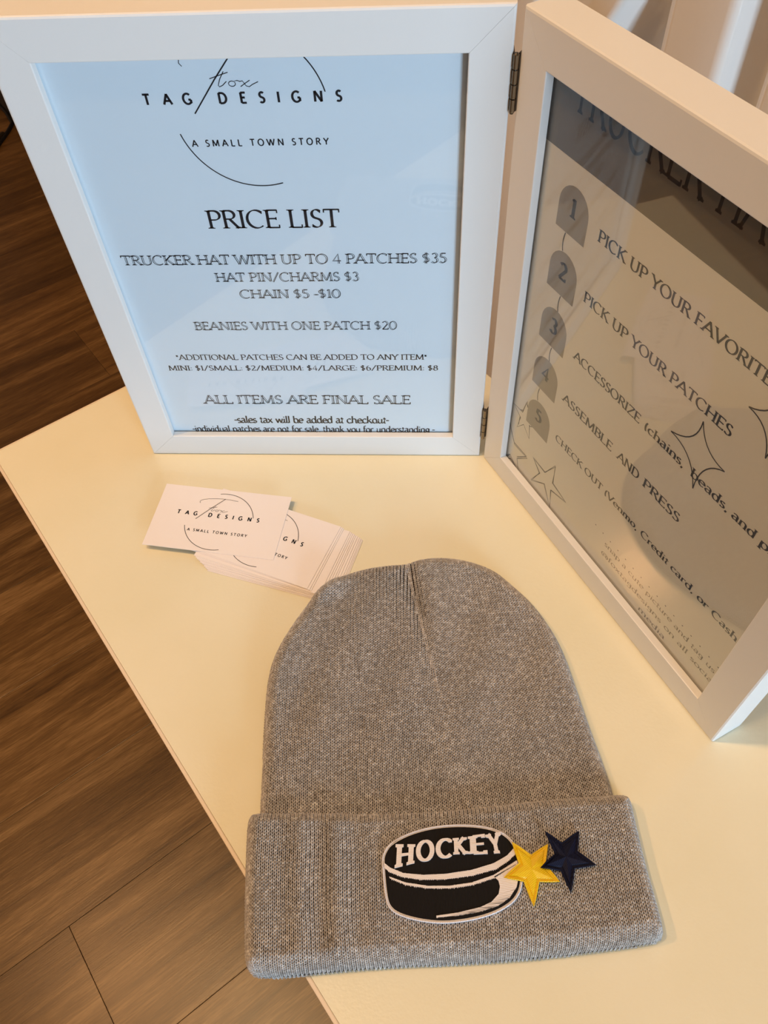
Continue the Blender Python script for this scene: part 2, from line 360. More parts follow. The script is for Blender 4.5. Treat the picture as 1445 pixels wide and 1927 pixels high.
def clip(poly, x0, x1, y0, y1):
    for ax, lim, sg in ((0, x0, 1), (0, x1, -1), (1, y0, 1), (1, y1, -1)):
        o = []; n = len(poly)
        for i in range(n):
            a, b = poly[i], poly[(i+1) % n]; da, db = (a[ax]-lim)*sg, (b[ax]-lim)*sg
            if da >= 0: o.append(a)
            if (da >= 0) != (db >= 0):
                t = da/(da-db); o.append((a[0]+(b[0]-a[0])*t, a[1]+(b[1]-a[1])*t))
        poly = o
        if len(poly) < 3: return None
    return poly
def place(polys, adv, x0, x1, y0, h, dy=0.0):
    """scale a string so it runs from x0 to x1 with cap height h on baseline y0"""
    xs = [p[0] for q in polys for p in q]; trim = min(xs); k = (x1-x0)/(max(xs)-trim); return [[(x0+(p[0]-trim)*k, y0+p[1]*h+dy*(p[0]*k)/(x1-x0)) for p in q] for q in polys]
def line(s, x0, x1, y0, h, **kw):
    p, a = text_polys(s, **kw); return place(p, a, x0, x1, y0, h)
def poly_curve(pts, w_): return ribbon(pts, lambda a: w_)
def flat_mesh(name, polys, T, depth, mat, parent, box=None, **tg):
    vs, fs = [], []
    for q in polys:
        if box: q = clip(q, *box)
        if not q: continue
        A = sum(q[i][0]*q[(i+1) % len(q)][1]-q[(i+1) % len(q)][0]*q[i][1] for i in range(len(q)))
        if A < 0: q = q[::-1]
        b = len(vs); vs += [T(p[0], p[1], depth) for p in q]; fs.append(list(range(b, b+len(q))))
    o = mesh_obj(name, vs, fs, mat, parent)
    return tag(o, **tg) if tg else o

# ------------------------------------------------------------------ the setting
fl = empty('floor', (0, 0, 0)); tag(fl, kind='structure')
PW, PL = 0.187, 1.22
def plank_mesh():
    bm = bmesh.new(); box_bm(bm, 0.0002, PL-0.0002, 0.0002, PW-0.0002, -0.006, 0.0, bev=0.0005)
    me = bpy.data.meshes.new('plank'); bmesh.ops.recalc_face_normals(bm, faces=bm.faces[:]); bm.to_mesh(me); bm.free(); me.materials.append(M['wood']); return me
pm = plank_mesh()
ang = math.atan2(TE.y, TE.x)
def room_box(name, e0, e1, g0, g1, z0, z1, mat, parent=None, bev=0):
    bm = bmesh.new(); box_bm(bm, e0, e1, g0, g1, z0, z1, T=lambda c: tc(c.x, c.y, c.z), bev=bev); return bm_obj(name, bm, mat, parent)
E0, E1, G0, G1 = -2.6, 0.515, -2.9, 2.6
offs = {1: -0.25, 0: 0.36, 2: 0.10, -1: 0.62, -2: 0.2, -3: 0.9}
for k in range(-15, 14):
    g = 0.057+(k-1)*PW
    if g > G1 or g+PW < G0: continue
    o = offs.get(k, (k*0.437) % PL)
    e = o-PL*4
    while e < E1+0.0:
        if e+PL > E0:
            p = bpy.data.objects.new('plank', pm); COL.objects.link(p); p.parent = fl
            # mirror-free placement: x along e, y along -g
            p.location = tc(e, g+PW, FLOOR_Z); p.rotation_euler = (0, 0, ang)
        e += PL
u_ = room_box('underlay', E0, E1, G0, G1, FLOOR_Z-0.03, FLOOR_Z-0.0065, M['sub'], fl)
tag(room_box('ceiling', E0-.2, E1+.2, G0-.2, G1+.2, CEIL_Z, CEIL_Z+.05, M['ceil']), kind='structure')
tag(room_box('wall_right', E1, E1+.1, G0-.2, G1+.2, FLOOR_Z-.03, CEIL_Z, M['wall']), kind='structure')
tag(room_box('wall_left', E0-.1, E0, G0-.2, G1+.2, FLOOR_Z-.03, CEIL_Z, M['wall']), kind='structure')
tag(room_box('wall_back', E0, E1, G0-.1, G0, FLOOR_Z-.03, CEIL_Z, M['wall']), kind='structure')
wf_ = bmesh.new()
for a in ((E0, WIN_E0, FLOOR_Z-.03, CEIL_Z), (WIN_E1, E1, FLOOR_Z-.03, CEIL_Z), (WIN_E0, WIN_E1, FLOOR_Z-.03, WIN_Z0), (WIN_E0, WIN_E1, WIN_Z1, CEIL_Z)):
    box_bm(wf_, a[0], a[1], G1, G1+.1, a[2], a[3], T=lambda c: tc(c.x, c.y, c.z))
tag(bm_obj('wall_front', wf_, M['wall']), kind='structure')
wn = empty('window_1', tc(WE, WIN_G+.03, WIN_Z0)); tag(wn, kind='structure')
inv = wn.matrix_basis.inverted()
def child_room(name, *a):
    o = room_box(name, *a); o.parent = wn; o.matrix_parent_inverse = Matrix.Translation(-wn.location); return o
for a in ((WIN_E0, WIN_E0+.04, WIN_Z0, WIN_Z1), (WIN_E1-.04, WIN_E1, WIN_Z0, WIN_Z1), (WIN_E0+.04, WIN_E1-.04, WIN_Z0, WIN_Z0+.04), (WIN_E0+.04, WIN_E1-.04, WIN_Z1-.04, WIN_Z1), (WE-.015, WE+.015, WIN_Z0+.04, WIN_Z1-.04)):
    child_room('window_frame', a[0], a[1], WIN_G+.02, WIN_G+.06, a[2], a[3], M['white'])
tag(room_box('baseboard_right', E1-.012, E1, G0, G1, FLOOR_Z, FLOOR_Z+.07, M['base']), kind='structure')
# recessed ceiling lamps, the back one added (each lamp's own light stays here)
em = new_mat('lamp_diffuser', (1, 1, 1)); BS(em).inputs['Emission Color'].default_value = (*LAMP_COL, 1); BS(em).inputs['Emission Strength'].default_value = 12
for i, (x, y, r, wt, lc) in enumerate(LAMPS):
    t = empty('ceiling_lamp', (x, y, CEIL_Z)); tag(t, 'round recessed warm ceiling lamp above the display table, the back one added for light', 'ceiling lamp', 'recessed ceiling lamps')
    bm = bmesh.new(); tube(bm, [(0, 0, -0.012), (0, 0, -0.001)], r*1.25, 28); bm_obj('housing', bm, M['white'], t)
    bm = bmesh.new(); tube(bm, [(0, 0, -0.0145), (0, 0, -0.012)], r, 28); bm_obj('diffuser', bm, em, t)
    a = area_light('lamp_light', (0, 0, -0.02), (0, 0, -1), 2*r, 2*r, wt, lc, 'DISK'); a.parent = t

# satin curtain in vertical pleats, beyond the table
def curtain():
    prof = []
    for k in range(-12, 10):
        b = 0.173+k*0.071
        for du, de in ((0, 0), (.004, -.0008), (.022, -.0035), (.040, -.0062), (.0430, -.0062), (.0450, -.0050), (.0467, -.0028), (.048, .0005), (.0495, .006), (.051, .013), (.0535, .020), (.058, .0245), (.064, .0265), (.069, .027), (.0702, .0255), (.0706, .012)):
            prof.append((b+du, 0.450+de, k if .03 < du < .068 else k+100))
    zs = [FLOOR_Z+0.03]+[FLOOR_Z+.03+(1.5-FLOOR_Z)*i/60 for i in range(1, 61)]
    vs, fs = [], []
    for z in zs:
        for g, e, k in prof:
            sh = 0.004*sin(z*3+(k % 100)*1.7)*max(0, min(1, abs(z-.21)/.4))
            if k == -1: sh += -0.011*max(0, min(1.6, (0.226-z)/0.02))**1.4 if z < .226 else 0
            vs.append(tc(e+.003*sin(z*2.2+(k % 100)), g+sh, z))
    n = len(prof)
    for j in range(len(zs)-1):
        for i in range(n-1): a = j*n+i; fs.append((a, a+1, a+n+1, a+n))
    o = mesh_obj('curtain', vs, fs, M['curtain'], None, True)
    m = o.modifiers.new('thickness', 'SOLIDIFY'); m.thickness = 0.001; m.offset = 0
    return tag(o, 'white satin curtain hanging in vertical pleats behind the picture frame', 'curtain')
curtain()

# black cable on the floor by the wall
bm = bmesh.new()
tube(bm, [tuple(tc(e, g, FLOOR_Z+.005)) for e, g in ((.05, -1.50), (.20, -1.69), (.29, -1.797), (.357, -1.874), (.423, -1.951), (.46, -1.99), (.489, -2.028), (.498, -2.10), (.500, -2.3))], .005, 8)
cb = bm_obj('power_cable', bm, M['black'], None, True); bm = bmesh.new(); tube(bm, [tuple(tc(.445, -1.985, FLOOR_Z+.004)), tuple(tc(.415, -1.955, FLOOR_Z+.012))], .009, 10); bm_obj('connector', bm, M['metal'], cb)
tag(cb, 'thin black cable lying on the dark wood floor beside the wall', 'cable')

# ------------------------------------------------------------------ table
tb = empty('display_table', tc(.17, .45, FLOOR_Z)); tag(tb, 'cream white laminate table carrying the picture frame, cards and knitted hat', 'table')
def tchild(name, bm, mat, par=tb, smooth=False):
    o = bm_obj(name, bm, mat, par, smooth); o.matrix_parent_inverse = Matrix.Translation(-tb.location); return o
bm = bmesh.new(); box_bm(bm, .0022, .3330, .0015, .98, -.0180, 0, T=lambda c: tc(c.x, c.y, c.z), bev=.0004); tchild('tabletop', bm, M['table'])
bm = bmesh.new(); box_bm(bm, 0, .0022, 0, .9815, -.0180, -.0001, T=lambda c: tc(c.x, c.y, c.z), bev=.0007); tchild('edge_band', bm, M['edge'])
bm = bmesh.new(); box_bm(bm, .0022, .3330, 0, .0015, -.0180, -.0001, T=lambda c: tc(c.x, c.y, c.z), bev=.0005); tchild('edge_band', bm, M['edge'])
for e in (.03, .27):
    for g in (.03, .92):
        bm = bmesh.new(); box_bm(bm, e, e+.035, g, g+.035, FLOOR_Z, -.018, T=lambda c: tc(c.x, c.y, c.z), bev=.002); tchild('leg', bm, M['white'])

# ------------------------------------------------------------------ hinged double picture frame
W, H, B, DG, TH = 0.2337, 0.2888, 0.0193, 0.0044, 0.0205
AR = 1.042
pf = empty('hinged_picture_frame', (0, 0, 0)); tag(pf, 'white wooden double picture frame, hinged, with price list and trucker hat steps', 'picture frame')
def TL(u, z, dep=0.0): return Vector((u-W, dep, z))
eR = Vector((cos(AR), -sin(AR), 0)); nR = Vector((sin(AR), cos(AR), 0)); oR = Vector((0.00275, -0.00127, 0))
def TR(u, z, dep=0.0): return oR+eR*u+nR*dep+Vector((0, 0, z))
PROF = [(.0004, TH), (.0000, TH-.0006), (.0000, .0012), (.00035, .00035), (.0012, 0), (B-.0005, 0), (B-.00015, .00015), (B, .0005), (B, DG), (B-.006, DG), (B-.006, TH)]
def rail(T, side):
    vs = []; gap = .00006
    for end in (0, 1):
        for w_, d in PROF:
            if side in 'bt': u = w_+gap if end == 0 else W-w_-gap; z = w_ if side == 'b' else H-w_
            else: z = w_+gap if end == 0 else H-w_-gap; u = w_ if side == 'l' else W-w_
            vs.append(T(u, z+.0002, d))
    n = len(PROF); bm = bmesh.new(); V = [bm.verts.new(v) for v in vs]
    for i in range(n): bm.faces.new((V[i], V[(i+1) % n], V[n+(i+1) % n], V[n+i]))
    c = [bm.faces.new(V[:n][::-1]), bm.faces.new(V[n:])]; bmesh.ops.triangulate(bm, faces=c)
    return bm_obj('frame_rail' if side in 'bt' else 'frame_stile', bm, M['white'], pf)
def slab(name, T, u0, u1, z0, z1, d0, d1, mat, parent):
    bm = bmesh.new(); box_bm(bm, u0, u1, z0, z1, d0, d1, T=lambda c: T(c.x, c.y, c.z)); return bm_obj(name, bm, mat, parent)
I = B-.004
SH = {}
for nm, T, pm_ in (('L', TL, 'paper_l'), ('R', TR, 'paper_r')):
    for s in 'btlr': rail(T, s)
    slab('glass_pane', T, I, W-I, I, H-I, DG+.0001, DG+.0009, M['glass'], pf)
    SH[nm] = slab('printed_sheet', T, I, W-I, I, H-I, .0056, .0058, M[pm_], pf)
    slab('backing_board', T, I-.001, W-I+.001, I-.001, H-I+.001, .0060, .0090, M['mdf'], pf)
SH['L']['label'] = 'cool white price list sheet behind glass'; SH['R']['label'] = 'cream instruction sheet with dark banner behind glass'
for z0, z1 in ((.2440, .2696), (.0201, .0479)):
    h = empty('hinge', (.0012, -.0009, z0)); h.parent = pf; h['label'] = 'small aged brass butt hinge'
    n = 4; dz = (z1-z0)/n
    for k in range(n):
        bm = bmesh.new(); tube(bm, [(0, 0, dz*k+.0003), (0, 0, dz*(k+1)-.0003)], .0013, 14); bm_obj('knuckle', bm, M['metal'], h)
    bm = bmesh.new(); tube(bm, [(0, 0, -.0004), (0, 0, z1-z0+.0004)], .0009, 10); bm_obj('pin', bm, M['dark_metal'], h, True)
    bm = bmesh.new(); box_bm(bm, -.0011, -.0006, .0012, .010, 0, z1-z0); bm_obj('leaf', bm, M['dark_metal'], h)
    bm = bmesh.new(); box_bm(bm, 0, .0006, .0016, .010, 0, z1-z0, T=lambda c: Matrix.Rotation(-(AR-.52), 3, 'Z') @ Vector((c.x+.0004, c.y, c.z))); bm_obj('leaf', bm, M['dark_metal'], h)

mm = lambda polys: [[(p[0]*MM, p[1]*MM) for p in q] for q in polys]
BOXS = (I+.0002, W-I-.0002, I+.0002, H-I-.0002)
SANS = dict(thick=.15, thin=.14, serif=0)
def logo(k=1.0, cx=0, cy=0, bold=1.15):
    """line logo, about the centre of its circle, mm"""
    P = []
    X_ = [-47.9, -38.2, -28.7, -12.0, -2.3, 6.5, 14.3, 22.6, 32.8, 42.4]
    for ch, x in zip('TAGDESIGNS', X_):
        p, a = text_polys(ch, thick=.19*bold, thin=.16*bold, serif=0)
        P += [[((q[0]-a/2)*5.2+x, q[1]*4.9+4.6) for q in f] for f in p]
    lw = .42*bold
    P += poly_curve(arc(0, 0, 37.4, 37.4, 14, 103, 26), lw*1.2); P += poly_curve(arc(0, 0, 37.4, 37.4, 195, 286, 26), lw*1.2)
    P += poly_curve([(-.9, 30.5), (-14, 15.5), (-26.6, 0)], lw*1.3)
    P += poly_curve([(-27.6, 21.6), (-28.7, 23.0), (-28.2, 25.2), (-25, 27.0), (-19.7, 28.4), (-12, 29.6), (-4.7, 30.2), (5, 30.0), (13.9, 29)], lw*.8)
    P += poly_curve([(-16.2, 15.9), (-12, 17.2), (-7.2, 18.6)], lw*.8)
    P += poly_curve([(-9.2, 19.0), (-11.5, 15.6), (-12.7, 12.9), (-12.2, 12.2), (-10.6, 12.9), (-8.6, 14.6)], lw*.8)
    P += poly_curve([(-6.2+1.6*cos(radians(a)), 13.5+1.2*sin(radians(a))) for a in range(60, 430, 30)]+[(-3.6, 14.9), (-2.2, 14.4)], lw*.75)
    P += poly_curve([(-2.6, 14.4), (-1.2, 14.7), (.2, 12.4), (1.6, 12.0), (3.2, 13.0), (6.0, 14.2)], lw*.75); P += poly_curve([(2.2, 14.9), (-.4, 13.4), (-2.4, 12.1)], lw*.75)
    p, a = text_polys('A SMALL TOWN STORY', thick=.15*bold, thin=.14*bold, serif=0, track=.36)
    P += place(p, a, -31.8, 35.8, -16.2, 3.3)
    return [[(cx+q[0]*k, cy+q[1]*k) for q in f] for f in P]
DI = .00552
TRAJ = dict(thick=.125, thin=.045, serif=.085)
ENG = dict(thick=.165, thin=.06, serif=.10, hollow=True, sx=1.12)
SCR = dict(thick=.17, thin=.085, nib=35, serif=0, slant=.03, join=True, track=-.02)
shL = SH['L']
flat_mesh('emblem', mm(logo(1.0, 113.3, 243.0)), TL, DI, M['ink'], shL, BOXS, label='black line circle logo')
flat_mesh('heading', mm(line('PRICE LIST', 79.5, 150.8, 181.0, 10.8, **TRAJ)), TL, DI, M['ink'], shL, BOXS)
for s, x0, x1, y0, h in (('TRUCKER HAT WITH UP TO 4 PATCHES $35', 25.5, 207.4, 158.0, 6.3), ('HAT PIN/CHARMS $3', 76, 158.3, 146.3, 6.0), ('CHAIN $5 ^$10', 88, 147, 134.5, 6.0),
                         ('BEANIES WITH ONE PATCH $20', 55.5, 178.8, 110.7, 6.2), ('ALL ITEMS ARE FINAL SALE', 46, 186, 46.5, 8.0)):
    flat_mesh('text_line', mm(line(s, x0, x1, y0, h, **ENG)), TL, DI, M['ink'], shL, BOXS)
for s, x0, x1, y0, h in (('*ADDITIONAL PATCHES CAN BE ADDED TO ANY ITEM*', 38, 196.6, 86.2, 4.4), ('MINI: $1/SMALL: $2/MEDIUM: $4/LARGE: $6/PREMIUM: $8', 30.5, 203.7, 77.0, 4.3)):
    flat_mesh('text_line', mm(line(s, x0, x1, y0, h, thick=.15, thin=.06, serif=.09, sx=1.12)), TL, DI, M['ink'], shL, BOXS)
for s, x0, x1, y0, h in (('^sales tax will be added at checkout^', 64, 171, 27.6, 7.0), ('^individual patches are not for sale, thank you for understanding ^', 32.5, 202.3, 18.4, 6.4)):
    flat_mesh('text_line', mm(line(s, x0, x1, y0, h, **SCR)), TL, DI, M['ink'], shL, BOXS)
# right sheet
shR = SH['R']
o = flat_mesh('banner', [[(I+.0001, .2387), (W-I-.0001, .2387), (W-I-.0001, H-I-.0001), (I+.0001, H-I-.0001)]], TR, .00556, M['banner'], shR, label='dark taupe banner')
TT = dict(thick=.115, thin=.05, serif=.05)
flat_mesh('heading', mm(line('TRUCKER', 32.6, 113.4, 258.9, 22.0, **TT)+line('HAT', 119.6, 153.5, 259.2, 22.0, **TT)), TR, DI, M['ink'], shR, BOXS)
for i in range(5):
    z = 204.0-34.35*i
    pts = [(33.1, z), (55.1, z)]+[(44.1+11*cos(radians(t)), z+13.0+11.2*sin(radians(t))) for t in range(0, 181, 15)]
    flat_mesh('arch_badge', mm([pts]), TR, .00556, M['arch'], shR)
    p, a = text_polys(str(i+1), thick=.22, thin=.09, serif=.08)
    flat_mesh('numeral', mm([[((q[0]-a/2)*11+44.0, q[1]*9.4+z+9.0) for q in f] for f in p]), TR, DI, M['ink_navy'], shR)
    if i < 4:
        x = (41.2, 45.2, 45.2, 40.9)[i]
        flat_mesh('connector_line', mm(poly_curve([(x, z-.3), (x-.5, z-2.5), (x-.8, z-5), (x-.6, z-8), (x, z-10.2)], .6)), TR, DI, M['ink_navy'], shR)
BK = dict(thick=.15, thin=.06, serif=.06)
LOW = dict(thick=.11, thin=.055, serif=.04)
def rline(segs, y0, h, mat='ink_navy', **kw):
    P = []
    for s, x0, x1, dy in segs:
        P += [[(q[0], q[1]+dy) for q in f] for f in line(s, x0, x1, y0, h, **kw)]
    flat_mesh('text_line', mm(P), TR, DI, M[mat], shR, BOXS)
rline([('PICK UP YOUR FAVORITE', 63.2, 169.5, 0)], 212.7, 6.0, **BK)
rline([('PICK UP YOUR PATCHES', 61.8, 163.2, 0)], 178.2, 6.0, **BK)
rline([('ACCESSORIZE', 62.3, 116.3, 0), ('(chains,', 120.0, 147.8, 0), ('beads,', 152.6, 177.0, 0), ('and', 179.5, 193.8, 0), ('pins)', 196.2, 216, 0)], 142.2, 5.6, **BK)
rline([('ASSEMBLE', 60.3, 104.5, 0), ('AND', 108.5, 126.3, 0), ('PRESS', 129.8, 157.2, 0)], 109.4, 6.0, **BK)
rline([('CHECK OUT', 61.6, 105.8, 0), ('(Venmo,', 108.3, 136.2, 0), ('Credit', 139.2, 161.2, 0), ('card,', 163.5, 180.8, 0), ('or', 183.6, 191.6, 0), ('Cash)', 194.0, 214.3, 0)], 76.8, 5.2, **BK)
rline([('snap a cute picture and tag us', 119.2, 211.8, 0)], 40.6, 4.4, 'ink_grey', **LOW)
rline([('@foxtagdesigns on all social', 118.6, 215.5, 0)], 31.4, 4.4, 'ink_grey', **LOW)
rline([('media', 156.0, 178.6, 0)], 22.2, 4.4, 'ink_grey', **LOW)
flat_mesh('dotted_line', mm([[(x-.4, 48.0), (x+.4, 48.0), (x+.4, 48.7), (x-.4, 48.7)] for x in [108.8+6.87*i for i in range(16)]]), TR, DI, M['ink_navy'], shR)
def doodle(pts, closed=True, w_=.5, dbl=0.0):
    P = []
    q = pts+[pts[0]] if closed else pts
    P += poly_curve(q, w_*1.5)
    if dbl: P += poly_curve([(a[0]+dbl*(-1)**i, a[1]-dbl*1.1) for i, a in enumerate(q)], w_*1.3)
    return P
A5 = doodle([(33.0, 77.6), (31.8, 81.8), (28.9, 69.8), (19.3, 69.1), (27.6, 63.8), (25.5, 53.2), (31.5, 61.1), (38.6, 54.7), (37.0, 65.8)], False, .5)+poly_curve([(36.8, 64.6), (39.6, 66.5)], .5)+poly_curve([(32.6, 78.0), (31.2, 80.2), (29.2, 71.6), (26.6, 69.8)], .6)+poly_curve([(27.0, 64.6), (26.6, 56.6)], .6)
flat_mesh('star_doodle', mm(A5), TR, .00554, M['ink_navy'], shR, BOXS)
flat_mesh('star_doodle', mm(doodle([(15, 56), (19.4, 46.7), (25.6, 36.2), (39.8, 36.8), (29.9, 26.6), (33.6, 15.0), (24, 20), (17, 14)], False, .5)+poly_curve([(25.2, 37.6), (38.8, 37.8)], .7)+poly_curve([(38.6, 37.2), (29.6, 28.0)], .6)), TR, DI, M['ink_navy'], shR, BOXS)
flat_mesh('star_doodle', mm(poly_curve([(16, 17), (19.6, 18.4), (22.2, 23.0), (33.4, 15.0)], .7)+poly_curve([(18.4, 18.0), (20.9, 22.0), (31.4, 14.5)], .5)), TR, DI, M['ink_navy'], shR, BOXS)
flat_mesh('star_doodle', mm(doodle([(45.4, 43.8), (58.7, 43.0), (66.2, 57.4), (67.3, 41.6), (81.0, 38.5), (66.9, 34.2), (68.6, 18.4), (60.0, 32.8), (46.8, 23.0), (54.0, 37.2)], True, .5, .55)), TR, DI, M['ink_navy'], shR, BOXS)
def qb(a, c, b, n=9): return [((1-t)**2*a[0]+2*t*(1-t)*c[0]+t*t*b[0], (1-t)**2*a[1]+2*t*(1-t)*c[1]+t*t*b[1]) for t in [i/n for i in range(n+1)]]
def sparkle(l, t, r, b):
    cx, cy = (t[0]+b[0])/2, (l[1]+r[1])/2; P = []
    for a, c_ in ((l, t), (t, r), (r, b), (b, l)):
        m_ = ((cx*3+(a[0]+c_[0])/2)/4, (cy*3+(a[1]+c_[1])/2)/4); P += poly_curve(qb(a, m_, c_), .62)
    return P
flat_mesh('sparkle_doodle', mm(sparkle((134.9, 155.0), (148.6, 174.4), (167.7, 160.6), (156.9, 136.8))), TR, DI, M['ink_navy'], shR, BOXS)
flat_mesh('sparkle_doodle', mm(sparkle((164.9, 198.3), (177.0, 217.0), (196.5, 203.0), (181.0, 183.3))), TR, DI, M['ink_navy'], shR, BOXS)

# ------------------------------------------------------------------ business cards
CW, CH, CT = .0889, .0508, .00029
def card_mesh():
    bm = bmesh.new(); box_bm(bm, -CW/2, CW/2, -CH/2, CH/2, 0, CT); me = bpy.data.meshes.new('business_card'); bm.to_mesh(me); bm.free(); me.materials.append(M['card']); return me
cm = card_mesh()
def card(x, y, z, deg, label, logo_=False, tilt=(0, 0)):
    o = bpy.data.objects.new('business_card', cm); COL.objects.link(o); o.location = (x*MM, y*MM, z*MM); o.rotation_euler = (radians(tilt[0]), radians(tilt[1]), radians(deg))
    tag(o, label, 'card', 'business cards stacked in front of the frame')
    if logo_: flat_mesh('emblem', mm(logo(.61, .8, -.8, 1.3)), lambda u, v, d: Vector((u, v, CT+.00005)), 0, M['ink'], o)
    return o
fr_ = [0, .07, .13, .42, .49, .55, .62, .68, .76, .84, .89, .94, 1.0]
nC = len(fr_)
for i, f in enumerate(fr_):
    z = .15+(nC-1-i)*.39
    lb = ('white business card topping the fanned pile, logo half hidden under the turned card' if i == 0 else
          'bottom business card of the fanned pile, lying on the table' if i == nC-1 else 'first white card below the half hidden logo card, thin strip of its right edge showing' if i == 1 else
          'second white card below the half hidden logo card, ending just before the wide blank strip' if i == 2 else
          'white card whose wide blank strip shows right of the half hidden logo card' if i == 3 else
          'last but one card at the bottom of the fanned pile, right end sticking out' if i == nC-2 else
          'white business card in the close bunch of edges near the right end of the pile')
    card(-143+15.6*f+random.uniform(-.2, .2), -73.8-11.6*f+random.uniform(-.2, .2), z, -20.4+4.9*f, lb, i == 0)
card(-175.0, -61.9, .15+nC*.39+.05, -7.0, 'topmost white business card, turned askew, its whole circle logo showing', True)

# ------------------------------------------------------------------ beanie
HA = radians(6.0); HO = np.array([-25.0, -245.0]); hx = np.array([cos(HA), sin(HA)]); hy = np.array([-sin(HA), cos(HA)])
def smooth_closed(P, it=2):
    P = np.array(P, float)
    for _ in range(it):
        Q = np.roll(P, -1, 0); P = np.stack([.75*P+.25*Q, .25*P+.75*Q], 1).reshape(-1, 2)
    return P
crown_px = [(-121.6, -248.6), (-123.3, -227.8), (-125.8, -198.0), (-127.3, -172.3), (-125.3, -158.8), (-119.2, -142.9), (-108.3, -122.6), (-96.3, -109.1), (-83.5, -101.1), (-70.3, -97.2), (-58.3, -95.5), (-48.6, -94.0), (-40.3, -90.5), (-26.8, -88.7), (-10.1, -90.8), (6.3, -97.6), (15.7, -107.1), (27.9, -120.0), (37.8, -136.1), (44.2, -151.6), (49.6, -174.6), (54.5, -197.8), (59.5, -216.8), (63.3, -234.8), (64, -262), (-118, -275)]
cuff_px = [(-126.9, -258.6), (-126.6, -252.5), (-123.4, -250.0), (-106.7, -249.0), (-90.1, -248.7), (-51.4, -248.3), (-7.6, -243.5), (33.6, -237.6), (61.0, -235.2), (67.8, -235.0), (71.0, -237.3), (71.8, -247.1), (73.8, -267.3), (76.4, -284.0), (78.1, -296.6), (77.3, -300.4), (72.3, -302.8), (39.9, -307.9), (10.2, -311.9), (-16.9, -314.4), (-58.9, -317.7), (-83.5, -320.8), (-103.2, -323.3), (-113.1, -323.7), (-117.5, -320.8), (-119.7, -316.1), (-122.4, -298.0), (-124.7, -278.9)]
def to_h(P): d = np.atleast_2d(P)-HO; return np.c_[d@hx, d@hy]
def to_w(Q): Q = np.atleast_2d(Q); return HO+Q[:, :1]*hx+Q[:, 1:2]*hy
crownC = smooth_closed(crown_px, 3); cuffC = smooth_closed(cuff_px, 3)
def inside(P, C):
    x, y = P[:, 0][:, None], P[:, 1][:, None]; a = C; b = np.roll(C, -1, 0)
    c = ((a[:, 1] > y) != (b[:, 1] > y)) & (x < (b[:, 0]-a[:, 0])*(y-a[:, 1])/(b[:, 1]-a[:, 1]+1e-12)+a[:, 0])
    return c.sum(1) % 2 == 1
def dist(P, C):
    a = C; d = np.roll(C, -1, 0)-a; L2 = (d**2).sum(1)+1e-12; out = np.empty(len(P))
    for s in range(0, len(P), 4000):
        p = P[s:s+4000, None, :]-a[None]; t = np.clip((p*d).sum(2)/L2, 0, 1); out[s:s+4000] = np.sqrt(((p-t[..., None]*d)**2).sum(2)).min(1)
    return out
SEAM_T, SEAM_B = np.array([-49.5, -93.0]), np.array([-33.0, -163.0])
def seam_d(P):
    d = SEAM_B-SEAM_T; L = np.hypot(*d); d = d/L; q = P-SEAM_T; t = q@d; s = q@np.array([-d[1], d[0]])
    return s, np.clip(t/L, 0, 1), t/L          # s>0 : right of the seam
def card_lift(P): return 5.0*np.exp(-(((P[:, 0]+101)/15)**2+((P[:, 1]+113)/10)**2)**1.5)
def h_crown(P):
    d = dist(P, crownC); k = np.clip(d/9.0, 0, 1); base = 1.0+11.0*np.sqrt(np.clip(1-(1-k)**2, 0, 1))
    s, t, tt = seam_d(P); fade = np.clip(1.15-tt, 0, 1)*np.clip(tt+.1, 0, 1)*0+np.clip(1.15-tt, 0, 1)
    base = base-3.2*fade*np.exp(-(s/4.2)**2)*k+1.6*fade*np.exp(-((s-11)/9)**2)*k+.9*fade*np.exp(-((s+12)/9)**2)*k
    x, y = P[:, 0], P[:, 1]
    base = base+k*(.9*np.sin(x*.055+1.1+y*.02)+.7*np.sin(y*.06+x*.03)+.35*np.sin(x*.16-y*.05))
    base = base-1.6*k*np.exp(-(((x+108)/10)**2+((y+185)/22)**2))
    return base+card_lift(P)
def h_cuff(P):
    d = dist(P, cuffC); k = np.clip(d/8.0, 0, 1); base = 1.0+16.6*np.sqrt(np.clip(1-(1-k)**2, 0, 1))
    q = to_h(P); u, v = q[:, 0], q[:, 1]
    rip = np.exp(-((u+62)/22)**2)*1.3*np.sin((u+60)*.33)
    return base+k*(rip+.35*np.sin(u*.08+.5)-.6*np.exp(-((v+36)/9)**2)*np.exp(-((u-75)/35)**2))
def shell(name, C, hf, mat, parent, zb=.25, lift=None):
    c0 = C.mean(0); n = len(C); rad = [0.0]+[.04*i for i in range(1, 22)]+[.86, .88, .9, .92, .94, .955, .97, .98, .99, .996, 1.0]
    vs = [(c0[0], c0[1], float(hf(c0[None])[0])-.75)]; 
    for r in rad[1:]:
        P = c0+(C-c0)*r; z = hf(P)-.75 if r < 1 else np.full(n, 1.6)
        if r == 1: z = hf(P)-.2
        vs += [(p[0], p[1], zz) for p, zz in zip(P, z)]
    P = c0+(C-c0)*.985; zl = (lift(P) if lift else 0)+np.full(n, zb); vs += [(p[0], p[1], zz) for p, zz in zip(P, zl)]
    vs.append((c0[0], c0[1], zb)); fs = []; m = len(rad)
    for i in range(n): fs.append((0, 1+i, 1+(i+1) % n))
    for j in range(m-1):
        a = 1+j*n; b = a+n
        for i in range(n): fs.append((a+i, b+i, b+(i+1) % n, a+(i+1) % n))
    a = 1+(m-1)*n
    for i in range(n): fs.append((a+i, len(vs)-1, a+(i+1) % n))
    return mesh_obj(name, [(v[0]*MM, v[1]*MM, v[2]*MM) for v in vs], fs, mat, parent, True)
